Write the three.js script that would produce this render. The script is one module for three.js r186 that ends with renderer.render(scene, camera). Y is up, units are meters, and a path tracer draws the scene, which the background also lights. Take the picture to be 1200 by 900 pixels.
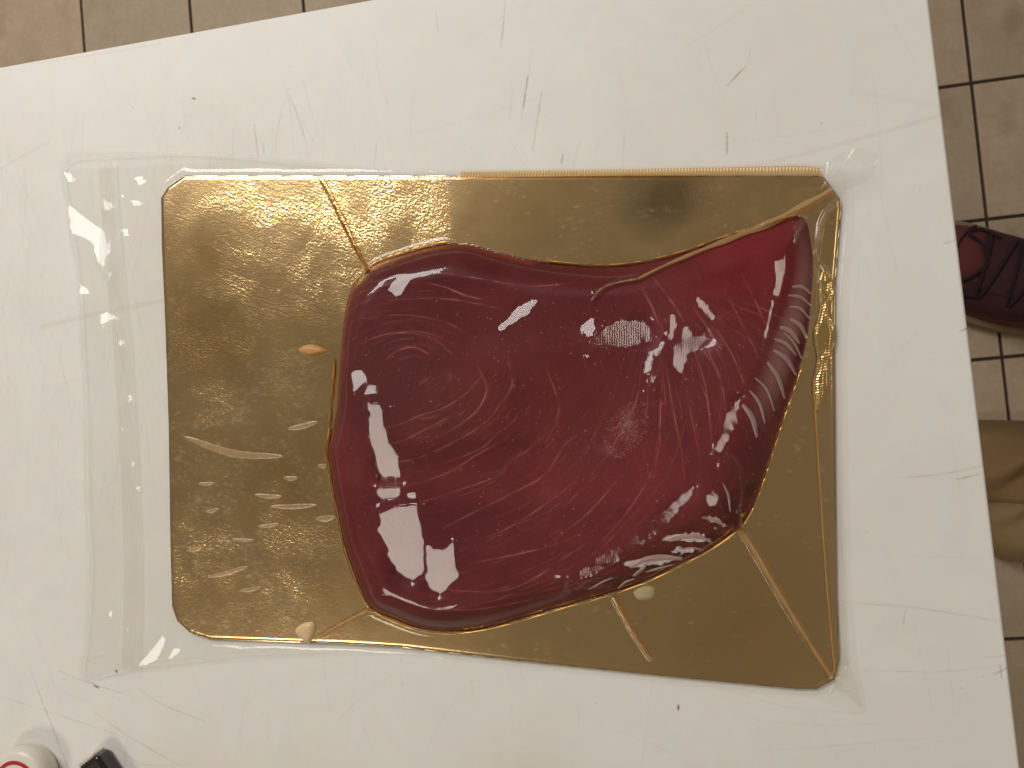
import * as THREE from 'three';
import { RoundedBoxGeometry } from 'three/addons/geometries/RoundedBoxGeometry.js';
import { mergeGeometries } from 'three/addons/utils/BufferGeometryUtils.js';
import { ImprovedNoise } from 'three/addons/math/ImprovedNoise.js';

// ---------------------------------------------------------------- camera, light, exposure
const scene = new THREE.Scene();
const TOP = 0.879;                       // height of the worktop above the floor
const EYE = new THREE.Vector3(0, TOP + 0.33, 0);
const F = 914.2, TX = -0.0188, TY = 0.1489;
const camera = new THREE.PerspectiveCamera(2 * Math.atan(450 / F) * 180 / Math.PI, 4 / 3, 0.02, 30);
const cx_ = Math.cos(TX), sx_ = Math.sin(TX), cy_ = Math.cos(TY), sy_ = Math.sin(TY);
// rows of the view rotation: right, down and forward in (x right, y away-to-near, z down)
const ROW = [[cy_, 0, sy_], [sx_ * sy_, cx_, -sx_ * cy_], [-cx_ * sy_, sx_, cx_ * cy_]]
  .map(([a, b, c]) => new THREE.Vector3(a, -c, b));
camera.position.copy(EYE);
camera.quaternion.setFromRotationMatrix(new THREE.Matrix4().makeBasis(ROW[0], ROW[1].clone().negate(), ROW[2].clone().negate()));
camera.updateMatrixWorld();
camera.focus = 0.332; camera.userData.fStop = 30;
scene.background = new THREE.Color(0.188, 0.162, 0.126);   // the dim warm room all round

const renderer = new THREE.WebGLRenderer({ antialias: true });
renderer.toneMapping = THREE.LinearToneMapping;
renderer.toneMappingExposure = 0.97;
renderer.shadowMap.enabled = true;

const LAMPS = [   // x, height over the worktop, z, side, radiance
  { x: -0.84, h: 1.25, z: -1.04, s: 0.80, l: 13.4, tint: [1.0, 0.955, 0.90], label: 'largest square ceiling lamp panel, hung low over the far left of the worktop' },
  { x: 1.40, h: 1.87, z: -0.40, s: 0.25, l: 10.5, tint: [1.0, 0.91, 0.78], label: 'small square ceiling lamp panel over the right of the worktop' },
  { x: -1.02, h: 1.87, z: 1.38, s: 0.60, l: 12, tint: [1.0, 0.91, 0.78], label: 'medium square ceiling lamp panel over the near left of the worktop' },
  { x: 1.15, h: 1.87, z: 1.30, s: 0.25, l: 10.5, tint: [1.0, 0.92, 0.80], label: 'small square ceiling lamp panel over the near right of the worktop' },
];
for (const L of LAMPS) {
  const a = new THREE.RectAreaLight(new THREE.Color(...L.tint), L.l, L.s - 0.03, L.s - 0.03);
  a.position.set(L.x, TOP + L.h - 0.012, L.z);
  a.lookAt(L.x, 0, L.z);
  scene.add(a);
}

// ---------------------------------------------------------------- helpers
let seed = 7;
const rnd = () => ((seed = (seed * 1664525 + 1013904223) >>> 0) / 4294967296);
const rr = (a, b) => a + (b - a) * rnd();
const IN = new ImprovedNoise();
const noise = (x, y, z = 0.37) => IN.noise(x, y, z);
const clamp = (v, a = 0, b = 1) => Math.min(b, Math.max(a, v));
const smooth = (a, b, v) => { const t = clamp((v - a) / (b - a)); return t * t * (3 - 2 * t); };
const lin = (r, g, b) => new THREE.Color().setRGB(r / 255, g / 255, b / 255, THREE.SRGBColorSpace);
// a sight line measured in the photograph, met with the level y = h
function at(px, py, h) {
  const d = new THREE.Vector3().addScaledVector(ROW[0], (px - 600) / F).addScaledVector(ROW[1], (py - 450) / F).add(ROW[2]);
  return d.multiplyScalar((h - EYE.y) / d.y).add(EYE);
}
const flat = (pts, h) => pts.map(([x, y]) => { const p = at(x, y, h); return [p.x, p.z]; });
function curve(pts, closed = true, n = 300) {
  const c = new THREE.CatmullRomCurve3(pts.map(([x, z]) => new THREE.Vector3(x, 0, z)), closed, 'centripetal');
  const out = c.getSpacedPoints(n).map((p) => [p.x, p.z]);
  if (closed) out.pop();
  return out;
}
function segDist(x, z, a, b) {
  const dx = b[0] - a[0], dz = b[1] - a[1], t = clamp(((x - a[0]) * dx + (z - a[1]) * dz) / (dx * dx + dz * dz + 1e-12));
  return [Math.hypot(x - a[0] - t * dx, z - a[1] - t * dz), t];
}
function sdPoly(poly, x, z) {
  let d = 1e9, inside = false;
  for (let i = 0, j = poly.length - 1; i < poly.length; j = i++) {
    const a = poly[i], b = poly[j];
    const s = segDist(x, z, a, b)[0];
    if (s < d) d = s;
    if ((a[1] > z) !== (b[1] > z) && x < ((b[0] - a[0]) * (z - a[1])) / (b[1] - a[1]) + a[0]) inside = !inside;
  }
  return inside ? -d : d;
}
function lineDist(line, x, z) {                    // [distance, 0..1 along]
  let best = 1e9, u = 0;
  for (let i = 0; i + 1 < line.length; i++) {
    const [d, t] = segDist(x, z, line[i], line[i + 1]);
    if (d < best) { best = d; u = (i + t) / (line.length - 1); }
  }
  return [best, u];
}
const used = {};
function numbered(n) { const k = used[n] = (used[n] ?? -1) + 1; return k ? `${n}_${String(k).padStart(3, '0')}` : n; }
function tag(o, label, category, group) { o.userData = { label, category, ...(group && { group }) }; return o; }
function thing(name, label, category, group) { const o = new THREE.Group(); o.name = numbered(name); scene.add(o); return tag(o, label, category, group); }
function mesh(name, geo, mat, parent) {
  const m = new THREE.Mesh(geo, mat); m.name = name; m.castShadow = m.receiveShadow = true;
  (parent ?? scene).add(m); return m;
}
function canvas(w, h, draw, srgb = true) {
  const c = document.createElement('canvas'); c.width = w; c.height = h;
  draw(c.getContext('2d'), w, h);
  const t = new THREE.CanvasTexture(c); if (srgb) t.colorSpace = THREE.SRGBColorSpace;
  return t;
}
function field(w, h, f, srgb) {                      // f(u, v) -> [r, g, b] or a number, 0..255; v runs with the uv
  const d = new Uint8Array(w * h * 4);
  for (let j = 0, k = 0; j < h; j++) for (let i = 0; i < w; i++, k += 4) {
    const c = f((i + 0.5) / w, (j + 0.5) / h);
    if (c.length) { d[k] = clamp(c[0], 0, 255); d[k + 1] = clamp(c[1], 0, 255); d[k + 2] = clamp(c[2], 0, 255); } else d[k] = d[k + 1] = d[k + 2] = clamp(c, 0, 255);
    d[k + 3] = 255;
  }
  const t = new THREE.DataTexture(d, w, h); t.magFilter = THREE.LinearFilter; t.minFilter = THREE.LinearFilter;
  t.wrapS = t.wrapT = THREE.RepeatWrapping; if (srgb) t.colorSpace = THREE.SRGBColorSpace; t.needsUpdate = true;
  return t;
}
const fbm = (x, y, o = 4, z = 0.2) => { let s = 0, a = 0.5; for (let i = 0; i < o; i++) { s += a * noise(x, y, z + i * 3.1); x *= 2.03; y *= 2.03; a *= 0.5; } return s; };

// ---------------------------------------------------------------- floor of square tiles
const FLOOR_ROT = -0.0923, FX = -0.9199, FZ = -0.5276;
const floor = new THREE.Group(); floor.name = 'floor'; floor.userData.kind = 'structure'; scene.add(floor);
floor.position.set(FX, 0, FZ); floor.rotation.y = -FLOOR_ROT;
const groutMat = new THREE.MeshStandardMaterial({ color: lin(58, 46, 38), roughness: 0.95 });
const grout = mesh('grout', new THREE.BoxGeometry(4.4, 0.03, 3.8), groutMat, floor); grout.position.set(1.0, -0.0185, 0.7);
{
  const geo = new RoundedBoxGeometry(0.1955, 0.012, 0.1955, 1, 0.0015);
  const mats = [];
  for (let k = 0; k < 5; k++) {
    const map = field(192, 192, (u, v) => {
      const n = 14 * fbm(u * 5, v * 5, 4, k * 9.7) + 10 * fbm(u * 26, v * 26, 3, k * 4.1 + 2) + 5 * noise(u * 90, v * 90, k);
      const stain = 20 * smooth(0.1, 0.5, fbm(u * 2.2 + k * 3, v * 2.2, 3, 4.4 + k));
      return [166 + n + k * 2.2 - stain, 149 + n + k * 1.6 - stain * 1.05, 127 + n + k - stain * 1.2];
    }, true);
    mats.push(new THREE.MeshStandardMaterial({ map, roughness: 0.55, bumpMap: map, bumpScale: 0.0006 }));
  }
  for (let i = -5; i < 15; i++) for (let j = -6; j < 12; j++) {
    const t = mesh(numbered('tile'), geo, mats[Math.floor(rnd() * 5)], floor);
    t.position.set((i + 0.5) * 0.2, -0.006 + rr(-0.0004, 0.0004), (j + 0.5) * 0.2);
    t.rotation.y = Math.floor(rnd() * 4) * Math.PI / 2;
  }
}

// ---------------------------------------------------------------- white cutting board
const B_ROT = -0.0999, BC = [0.1150, -0.2003], BW = 0.78, BH = 0.60, BT = 0.025;
const brd = (x, z) => { const c = Math.cos(B_ROT), s = Math.sin(B_ROT), dx = x - BC[0], dz = z - BC[1]; return [c * dx + s * dz + BW, -s * dx + c * dz]; };   // from the far left corner
const BS = 2048 / BW;                                 // texels per metre
const onBoard = ([px, py]) => { const p = at(px, py, TOP), q = brd(p.x, p.z); return [q[0] * BS, q[1] * BS]; };
const SCR = [   // knife cuts and scratches seen on the board: points, darkness 0..1, width
  [[[592, 0], [590, 28], [587, 56]], 0.75, 1.3], [[[511, 12], [514, 40]], 0.45, 1], [[[619, 88], [616, 108], [613, 128]], 0.95, 1.5], [[[613, 128], [611, 150]], 0.3, 1],
  [[[635, 107], [630, 140], [624, 176]], 0.75, 1.4], [[[622, 60], [620, 88]], 0.35, 1], [[[602, 98], [597, 140]], 0.3, 1], [[[874, 78], [864, 88], [852, 101]], 0.8, 1.8],
  [[[880, 55], [877, 78]], 0.3, 1], [[[852, 155], [852, 180]], 0.85, 1.5], [[[886, 128], [886, 142]], 0.35, 1], [[[660, 180], [658, 192]], 0.8, 1.2], [[[680, 165], [672, 192]], 0.45, 1],
  [[[732, 155], [729, 200]], 0.35, 1], [[[298, 145], [301, 170], [303, 185]], 0.75, 1.5], [[[332, 120], [326, 150], [322, 182]], 0.5, 1.1], [[[338, 108], [352, 145], [364, 185]], 0.55, 1.2],
  [[[442, 165], [438, 198]], 0.45, 1], [[[600, 168], [616, 195]], 0.35, 1], [[[484, 110], [480, 170]], 0.25, 1], [[[308, 168], [310, 180]], 0.6, 1.2], [[[820, 172], [930, 158], [1015, 146]], 0.22, 1.2],
  [[[225, 115], [229, 116]], 0.5, 2.4], [[[210, 150], [211, 150]], 0.55, 1.8],
  [[[36, 786], [56, 838], [80, 900]], 0.8, 1.4], [[[0, 816], [45, 830], [90, 845], [160, 868]], 0.45, 1.2], [[[68, 786], [90, 795], [120, 805], [168, 820]], 0.6, 1.3], [[[160, 806], [190, 825], [240, 845]], 0.6, 1.3],
  [[[110, 834], [150, 862], [195, 888], [215, 898]], 0.65, 1.4], [[[125, 868], [165, 894], [225, 896]], 0.45, 1.2], [[[110, 803], [116, 806]], 0.8, 2.2], [[[136, 786], [137, 787]], 0.9, 2.6], [[[100, 776], [125, 766]], 0.35, 1.2], [[[50, 800], [120, 830]], 0.25, 1],
  [[[1055, 560], [1100, 556], [1152, 546]], 0.75, 1.5], [[[1120, 562], [1150, 555]], 0.65, 1.6], [[[990, 706], [1062, 711], [1100, 716], [1172, 728]], 0.7, 1.4], [[[1062, 711], [1058, 735]], 0.45, 1.2], [[[1010, 785], [1100, 787], [1170, 780]], 0.4, 1.2],
  [[[1172, 776], [1174, 796]], 0.6, 1.3], [[[1165, 790], [1182, 782]], 0.55, 1.3], [[[1125, 388], [1142, 382]], 0.65, 1.6], [[[1150, 770], [1182, 768]], 0.4, 1], [[[1040, 650], [1150, 655]], 0.25, 1],
  [[[795, 826], [795, 832]], 0.95, 2], [[[270, 800], [330, 860], [355, 890]], 0.28, 1], [[[480, 775], [410, 830], [370, 880]], 0.28, 1.1], [[[560, 790], [520, 840], [500, 880]], 0.3, 1.1], [[[640, 800], [600, 860]], 0.24, 1],
  [[[860, 840], [960, 850], [1060, 846]], 0.25, 1.2], [[[900, 880], [1000, 872], [1110, 862]], 0.3, 1.2], [[[830, 800], [920, 828], [1010, 836]], 0.3, 1.1], [[[700, 850], [760, 870], [800, 890]], 0.25, 1],
  [[[425, 850], [440, 890]], 0.3, 1], [[[150, 120], [158, 128]], 0.2, 1.4], [[[1105, 285], [1120, 282]], 0.3, 1.4],
];
function drawScratches(g, tone, more) {
  g.lineCap = 'round';
  for (const [pts, a, w] of SCR) {
    const q = curve(pts.map(onBoard), false, 14 * pts.length);
    for (let i = 0; i + 1 < q.length; i++) {
      const k = a * (0.55 + 0.45 * noise(q[i][0] * 0.07, q[i][1] * 0.07)) * (0.5 + 0.5 * Math.sin(Math.PI * (i + 0.8) / q.length));
      g.strokeStyle = tone(clamp(k)); g.lineWidth = w * 0.95 * rr(0.7, 1.2);
      g.beginPath(); g.moveTo(...q[i]); g.lineTo(...q[i + 1]); g.stroke();
    }
  }
  if (more) for (let k = 0; k < 1500; k++) {          // faint marks all over, thicker in the two worn zones
    const z = k % 3, x = z ? rr(0, 2048) : rr(900, 1450), y = z === 1 ? rr(1150, 1500) : z ? rr(0, 1560) : rr(60, 520);
    const a = (z === 1 ? rr(0.1, 0.9) : rr(1.1, 1.9)) + (rnd() < 0.12 ? 1.2 : 0), l = rr(15, 110);
    g.strokeStyle = tone(rr(0.02, 0.13)); g.lineWidth = rr(0.8, 1.6);
    g.beginPath(); g.moveTo(x, y); g.quadraticCurveTo(x + Math.cos(a) * l * 0.5 + rr(-4, 4), y + Math.sin(a) * l * 0.5, x + Math.cos(a) * l, y + Math.sin(a) * l); g.stroke();
  }
}
const BTH = Math.round(BH * BS);
seed = 21;
const boardMap = canvas(2048, BTH, (g, w, h) => {
  g.fillStyle = 'rgb(231,230,227)'; g.fillRect(0, 0, w, h);
  for (let k = 0; k < 420; k++) {                     // soft old stains in the plastic
    const x = rr(0, w), y = rr(0, h), r = rr(40, 230), q = g.createRadialGradient(x, y, 0, x, y, r), low = y > 900;
    const c = low ? '188,168,130' : rnd() < 0.5 ? '208,198,186' : '236,236,236';
    q.addColorStop(0, `rgba(${c},${rr(0.04, low ? 0.24 : 0.10)})`); q.addColorStop(1, `rgba(${c},0)`);
    g.fillStyle = q; g.fillRect(x - r, y - r, 2 * r, 2 * r);
  }
  drawScratches(g, (a) => `rgba(116,94,70,${a * 0.38})`, true);
  for (let k = 0; k < 70; k++) { const x = rr(0, w), y = k % 3 ? rr(1080, h) : rr(0, 500), l = rr(60, 320), a = rr(-0.5, 0.9); g.strokeStyle = `rgba(150,122,84,${rr(0.02, 0.07)})`; g.lineWidth = rr(2, 9); g.beginPath(); g.moveTo(x, y); g.quadraticCurveTo(x + l * 0.5, y + l * 0.5 * Math.sin(a) + rr(-14, 14), x + l * Math.cos(a), y + l * Math.sin(a)); g.stroke(); }
  for (let k = 0; k < 220; k++) { g.fillStyle = `rgba(90,72,50,${rr(0.03, 0.18)})`; g.fillRect(rr(0, w), rr(0, h), rr(1, 2.4), rr(1, 2.4)); }
});
seed = 21;
const boardBump = canvas(2048, BTH, (g, w, h) => {
  g.fillStyle = '#fff'; g.fillRect(0, 0, w, h);
  drawScratches(g, (a) => `rgba(0,0,0,${a})`, true);
}, false);
const boardMat = new THREE.MeshPhysicalMaterial({ map: boardMap, bumpMap: boardBump, bumpScale: 0.00008, roughness: 0.5, specularIntensity: 0.6 });
{
  const g = new RoundedBoxGeometry(BW, BT, BH, 3, 0.0016), p = g.attributes.position, u = g.attributes.uv;
  for (let i = 0; i < p.count; i++) u.setXY(i, (p.getX(i) + BW / 2) / BW, 1 - (p.getZ(i) + BH / 2) / BH);
  const b = tag(mesh('cutting_board', g, boardMat), 'large scratched white plastic cutting board under the vacuum packed steak', 'cutting board');
  const c = Math.cos(B_ROT), s = Math.sin(B_ROT), dx = -BW / 2, dz = BH / 2;
  b.position.set(BC[0] + c * dx - s * dz, TOP - BT / 2, BC[1] + s * dx + c * dz); b.rotation.y = -B_ROT;
}

// ---------------------------------------------------------------- relief of the pack: one grid for film, meat and card
const BASE = TOP;
const CARD_TOP = 0.0021, STEP = 0.00065;
const cardOutline = (() => {
  const P = flat([[215, 205.5], [958, 205.5], [966, 207], [985, 233], [986, 245], [979, 330], [978, 420], [979, 560], [981, 700], [984, 775], [978, 797], [957, 808], [935, 808], [780, 793], [600, 774], [470, 759], [400, 755],
    [245, 749.5], [222, 742], [207, 728], [201, 711], [199, 640], [197, 500], [193, 380], [189, 290], [188, 232], [196, 219]], BASE + CARD_TOP);
  const out = [];
  for (let i = 0; i < P.length; i++) { const a = P[i], b = P[(i + 1) % P.length], n = Math.max(1, Math.round(Math.hypot(a[0] - b[0], a[1] - b[1]) / 0.006)); for (let k = 0; k < n; k++) out.push([a[0] + (b[0] - a[0]) * k / n, a[1] + (b[1] - a[1]) * k / n]); }
  return out;
})();
const meatOutline = curve(flat([[428, 318], [440, 308], [470, 297], [500, 288], [525, 284], [548, 285], [575, 292], [605, 300], [640, 306], [680, 310], [715, 311], [745, 308], [775, 302], [810, 292], [845, 279], [880, 268], [915, 258], [938, 252], [946, 258],
  [951, 280], [954, 305], [953, 330], [951, 355], [949, 380], [945, 405], [938, 430], [926, 465], [914, 500], [903, 535], [893, 565], [882, 595], [869, 617], [850, 632], [825, 648], [795, 663], [765, 678], [735, 690], [700, 701], [660, 712], [620, 724], [580, 735],
  [545, 741], [520, 742], [490, 738], [460, 727], [433, 714], [420, 690], [410, 665], [402, 640], [396, 610], [390, 580], [385, 550], [382, 527], [388, 505], [393, 480], [395, 450], [397, 420], [400, 385], [405, 355], [412, 335]], BASE + 0.004), true, 260);
const bagRim = [[375, 763], [300, 766], [220, 775], [160, 782], [118, 791], [99, 796], [103, 740], [107, 660], [103, 600], [101, 480], [97, 400], [94, 340], [84, 270], [77, 225], [75, 200], [82, 188], [140, 183], [215, 180], [330, 189], [450, 200]];
const bagOutline = curve(flat([[74, 200], [80, 188], [140, 183], [215, 180], [330, 189], [450, 200], [600, 201], [760, 198], [900, 195], [958, 194], [990, 205], [993, 235], [987, 330], [986, 430], [988, 520], [991, 620], [993, 700], [994, 770], [992, 795], [975, 811], [940, 815],
  [780, 800], [600, 781], [470, 767], [380, 763], [300, 766], [220, 775], [160, 782], [118, 791], [98, 796], [103, 740], [107, 660], [103, 600], [101, 480], [97, 400], [94, 340], [84, 270], [77, 225]], BASE + 0.001), true, 420);

const X0 = -0.275, X1 = 0.115, Z0 = -0.108, Z1 = 0.158;
const NX = Math.round((X1 - X0) / STEP), NZ = Math.round((Z1 - Z0) / STEP), NN = NX * NZ;
const gx = (i) => X0 + i * STEP, gz = (j) => Z0 + j * STEP;
const grid = () => new Float32Array(NN);
function sdGrid(poly) {                               // signed distance, exact near the outline, coarse away from it
  const d = grid(), S = 8, cn = Math.ceil(NX / S) + 1, cm = Math.ceil(NZ / S) + 1, c = new Float32Array(cn * cm);
  for (let j = 0; j < cm; j++) for (let i = 0; i < cn; i++) c[j * cn + i] = sdPoly(poly, gx(i * S), gz(j * S));
  for (let j = 0; j < NZ; j++) for (let i = 0; i < NX; i++) {
    const a = (i / S) | 0, b = (j / S) | 0, u = i / S - a, v = j / S - b, k = b * cn + a;
    const e = (c[k] * (1 - u) + c[k + 1] * u) * (1 - v) + (c[k + cn] * (1 - u) + c[k + cn + 1] * u) * v;
    d[j * NX + i] = Math.abs(e) < 0.012 ? sdPoly(poly, gx(i), gz(j)) : e;
  }
  return d;
}
const sdCard = sdGrid(cardOutline), sdMeat = sdGrid(meatOutline), sdBag = sdGrid(bagOutline);

// the steak: thickness and how far its flank reaches in from the outline
const FLANK = [[400, 420, 0.011], [395, 600, 0.012], [440, 700, 0.017], [540, 735, 0.016], [700, 695, 0.018], [800, 655, 0.027], [870, 600, 0.026], [910, 500, 0.024], [945, 400, 0.023], [950, 290, 0.016], [880, 270, 0.013], [760, 305, 0.014], [620, 303, 0.016], [520, 290, 0.017], [430, 325, 0.014]]
  .map(([x, y, w]) => [...flat([[x, y]], BASE + 0.006)[0], w]);
const TIP = flat([[950, 262]], BASE + 0.006)[0];
const FAN = flat([[757, 335]], BASE + 0.0118)[0];
const FLANKY = flat([[700, 690], [745, 672], [790, 655], [835, 630], [865, 600], [880, 565]], BASE + 0.01);
const flankAt = (x, z) => smooth(0.014, 0.003, lineDist(FLANKY, x, z)[0]);
const meat0 = grid(), film0 = grid();
const CREASES = [   // folds of film that stand up: pixels, height, half width
  [[[373, 208], [385, 232], [400, 262], [414, 290], [428, 318]], 0.0016, 0.0009], [[432, 716], [400, 732], [364, 752]].length && [[[432, 716], [400, 732], [364, 752]], 0.0016, 0.0009],
  [[[868, 618], [885, 645], [905, 680], [940, 738], [976, 796]], 0.0022, 0.0012], [[[719, 700], [730, 722], [745, 748], [763, 776]], 0.0015, 0.0009],
  [[[975, 222], [945, 240], [900, 262], [850, 282], [800, 303], [770, 318], [748, 330], [722, 336], [700, 345]], 0.0016, 0.0011], [[[984, 232], [968, 250], [960, 275], [957, 300]], 0.0014, 0.0010],
  [[[850, 530], [862, 545], [867, 570], [866, 600], [868, 620]], 0.0014, 0.0009], [[[957, 300], [966, 310], [978, 325]], 0.0012, 0.0009],
  [[[945, 252], [934, 266], [928, 285]], 0.0014, 0.0012],
].map(([p, h, w]) => ({ line: curve(flat(p, BASE + 0.006), false, 40), h, w }));
for (let j = 0, k = 0; j < NZ; j++) for (let i = 0; i < NX; i++, k++) {
  const x = gx(i), z = gz(j), d = -sdMeat[k];
  let sw = 0, w = 0;
  if (d > -0.02) { for (const f of FLANK) { const q = 1 / ((x - f[0]) ** 2 + (z - f[1]) ** 2 + 1e-5) ** 1.5; sw += q; w += q * f[2]; } w /= sw; }
  if (d > 0) {
    const tip = Math.hypot(x - TIP[0], z - TIP[1]);
    const T = 0.0118 - 0.0042 * (1 - smooth(0.01, 0.075, tip)) + 0.0003 * noise(x * 28, z * 28, 1.3);
    const t = clamp(d / w);
    meat0[k] = CARD_TOP + T * Math.pow(Math.sin(t * Math.PI / 2), 0.86) - 0.0012 * smooth(0.06, 0, Math.hypot(x + 0.055, z + 0.02)) + 0.00006 * noise(x * 110, z * 110, 5);
  }
  if (d > 0.001) {
    const q = flankAt(x, z);
    meat0[k] += q * 0.00055 * smooth(0.001, 0.005, d) * (noise(x * 150 + z * 90, z * 330, 6) + 0.5 * noise(x * 420, z * 520, 2));
    const fx = x - FAN[0], fz = z - FAN[1], fr = Math.hypot(fx, fz), fa = Math.atan2(fz, fx);
    if (fa > -0.1 && fa < 2.6) meat0[k] += 0.00006 * smooth(0.006, 0.02, fr) * smooth(0.075, 0.03, fr) * smooth(-0.1, 0.3, fa) * smooth(2.6, 2.1, fa) * (1 - Math.abs(noise(fa * 6.5, fr * 12, 3)) * 5);
  }
  let b = CARD_TOP + 0.0005;
  const c = sdCard[k];
  if (c > 0) b = 0.0011 + (CARD_TOP - 0.0006) * Math.exp(-c / 0.0013);
  const marg = smooth(-0.001, 0.012, c);
  b += marg * (0.00055 * (0.5 + noise(x * 45, z * 22, 2)) + 0.00035 * noise(x * 130, z * 60, 3) + 0.0009 * Math.max(0, noise(x * 30 + 4, z * 16, 8)));
  b += (1 - marg) * 0.000035 * noise(x * 160, z * 160, 9);
  let h = b;
  if (d > -0.012) h = Math.max(d > 0 ? meat0[k] + 0.0003 : 0, b + 0.0013 * Math.exp(-Math.abs(d) / 0.0012));
  for (const q of CREASES) {
    const [e, u] = lineDist(q.line, x, z);
    if (e < 0.006) h += q.h * (0.55 + 0.45 * (1 - u)) * Math.exp(-((e / q.w) ** 2));
  }
  film0[k] = h;
}

// glints shaped into the film: patches sloped to mirror a lamp at EYE
const GLINTS = [
  [[447, 600], [470, 592], [490, 592], [493, 615], [495, 650], [492, 672], [480, 680], [464, 668], [455, 645], [449, 620]],
  [[499, 652], [503, 640], [507, 656], [513, 643], [518, 656], [524, 645], [531, 634], [533, 660], [529, 684], [515, 695], [503, 688]],
  [[437, 473], [449, 473], [451, 500], [460, 525], [464, 558], [444, 560], [440, 535], [436, 500]],
  [[443, 572], [468, 571], [466, 581], [445, 583]],
  [[690, 405], [708, 384], [724, 378], [745, 374], [756, 378], [764, 395], [758, 400], [740, 403], [712, 404]],
  [[686, 383], [692, 376], [696, 384], [693, 395], [687, 392]],
  [[585, 383], [605, 364], [626, 349], [630, 352], [610, 371], [589, 386]],
  [[465, 325], [474, 326], [473, 342], [466, 346], [459, 338]],
  [[782, 370], [787, 368], [791, 374], [787, 392], [779, 414], [766, 440], [758, 452], [760, 444], [772, 424], [780, 402], [784, 384]],
  [[787, 400], [796, 396], [803, 384], [811, 388], [806, 398], [825, 391], [829, 396], [815, 408], [804, 416], [797, 436], [792, 432], [788, 414]],
  [[816, 349], [826, 355], [839, 370], [834, 375], [821, 362]],
  [[908, 308], [914, 305], [916, 325], [913, 344], [908, 341]],
  [[838, 525], [847, 496], [860, 472], [868, 466], [864, 482], [852, 508], [843, 528]],
  [[680, 669], [700, 655], [740, 633], [775, 607], [808, 574], [815, 568], [807, 584], [780, 613], [745, 638], [705, 661]],
  [[668, 677], [700, 661], [728, 647], [728, 651], [700, 668], [675, 680]],
  [[829, 580], [838, 586], [836, 591], [828, 584]],
  [[822, 603], [835, 606], [851, 616], [853, 620], [838, 613]],
  [[778, 633], [800, 626], [820, 629], [834, 637], [815, 637], [795, 635]],
  [[728, 662], [755, 654], [797, 656], [782, 664], [745, 666]],
  [[418, 436], [423, 436], [423, 455], [419, 455]],
  [[785, 648], [800, 645], [812, 648], [800, 652]],
  [[77, 233], [95, 239], [112, 256], [118, 285], [126, 322], [112, 302], [104, 280], [82, 272]],
  [[82, 330], [97, 333], [96, 342], [84, 344]],
  [[159, 781], [175, 761], [186, 744], [189, 750], [178, 775], [168, 782]],
  [[193, 771], [204, 760], [207, 763], [196, 774]],
  [[72, 200], [79, 203], [76, 212]], [[116, 222], [121, 226], [122, 252], [117, 240]], [[120, 361], [134, 367], [126, 371], [117, 378], [114, 375]], [[133, 384], [139, 404], [136, 405]],
  [[155, 205], [163, 203], [160, 213]], [[151, 233], [156, 233], [155, 239], [151, 239]], [[138, 502], [145, 504], [140, 507]],
  ...Array.from({ length: 12 }, (_, k) => { const x = k % 3 ? rr(118, 160) : rr(88, 175), y = rr(205, 775), a = rr(-0.3, 0.5), l = rr(2, 6), w = rr(0.2, 0.7); return [[x - l * Math.sin(a), y - l * Math.cos(a)], [x + w, y], [x + l * Math.sin(a), y + l * Math.cos(a)], [x - w, y]]; }),
].map((p) => flat(p, BASE + 0.004));
const MEAT_GLINTS = 21;
function patchPoly(p, k) { return k < MEAT_GLINTS ? p.map(([x, z]) => { const s = (0.33 - 0.0128) / (0.33 - 0.004); return [x * s, z * s]; }) : p; }
const weight = grid().fill(1), GX = grid(), GZ = grid();
for (let j = 1; j < NZ - 1; j++) for (let i = 1; i < NX - 1; i++) {
  const k = j * NX + i;
  GX[k] = (film0[k + 1] - film0[k]) / STEP; GZ[k] = (film0[k + NX] - film0[k]) / STEP;
}
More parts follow.
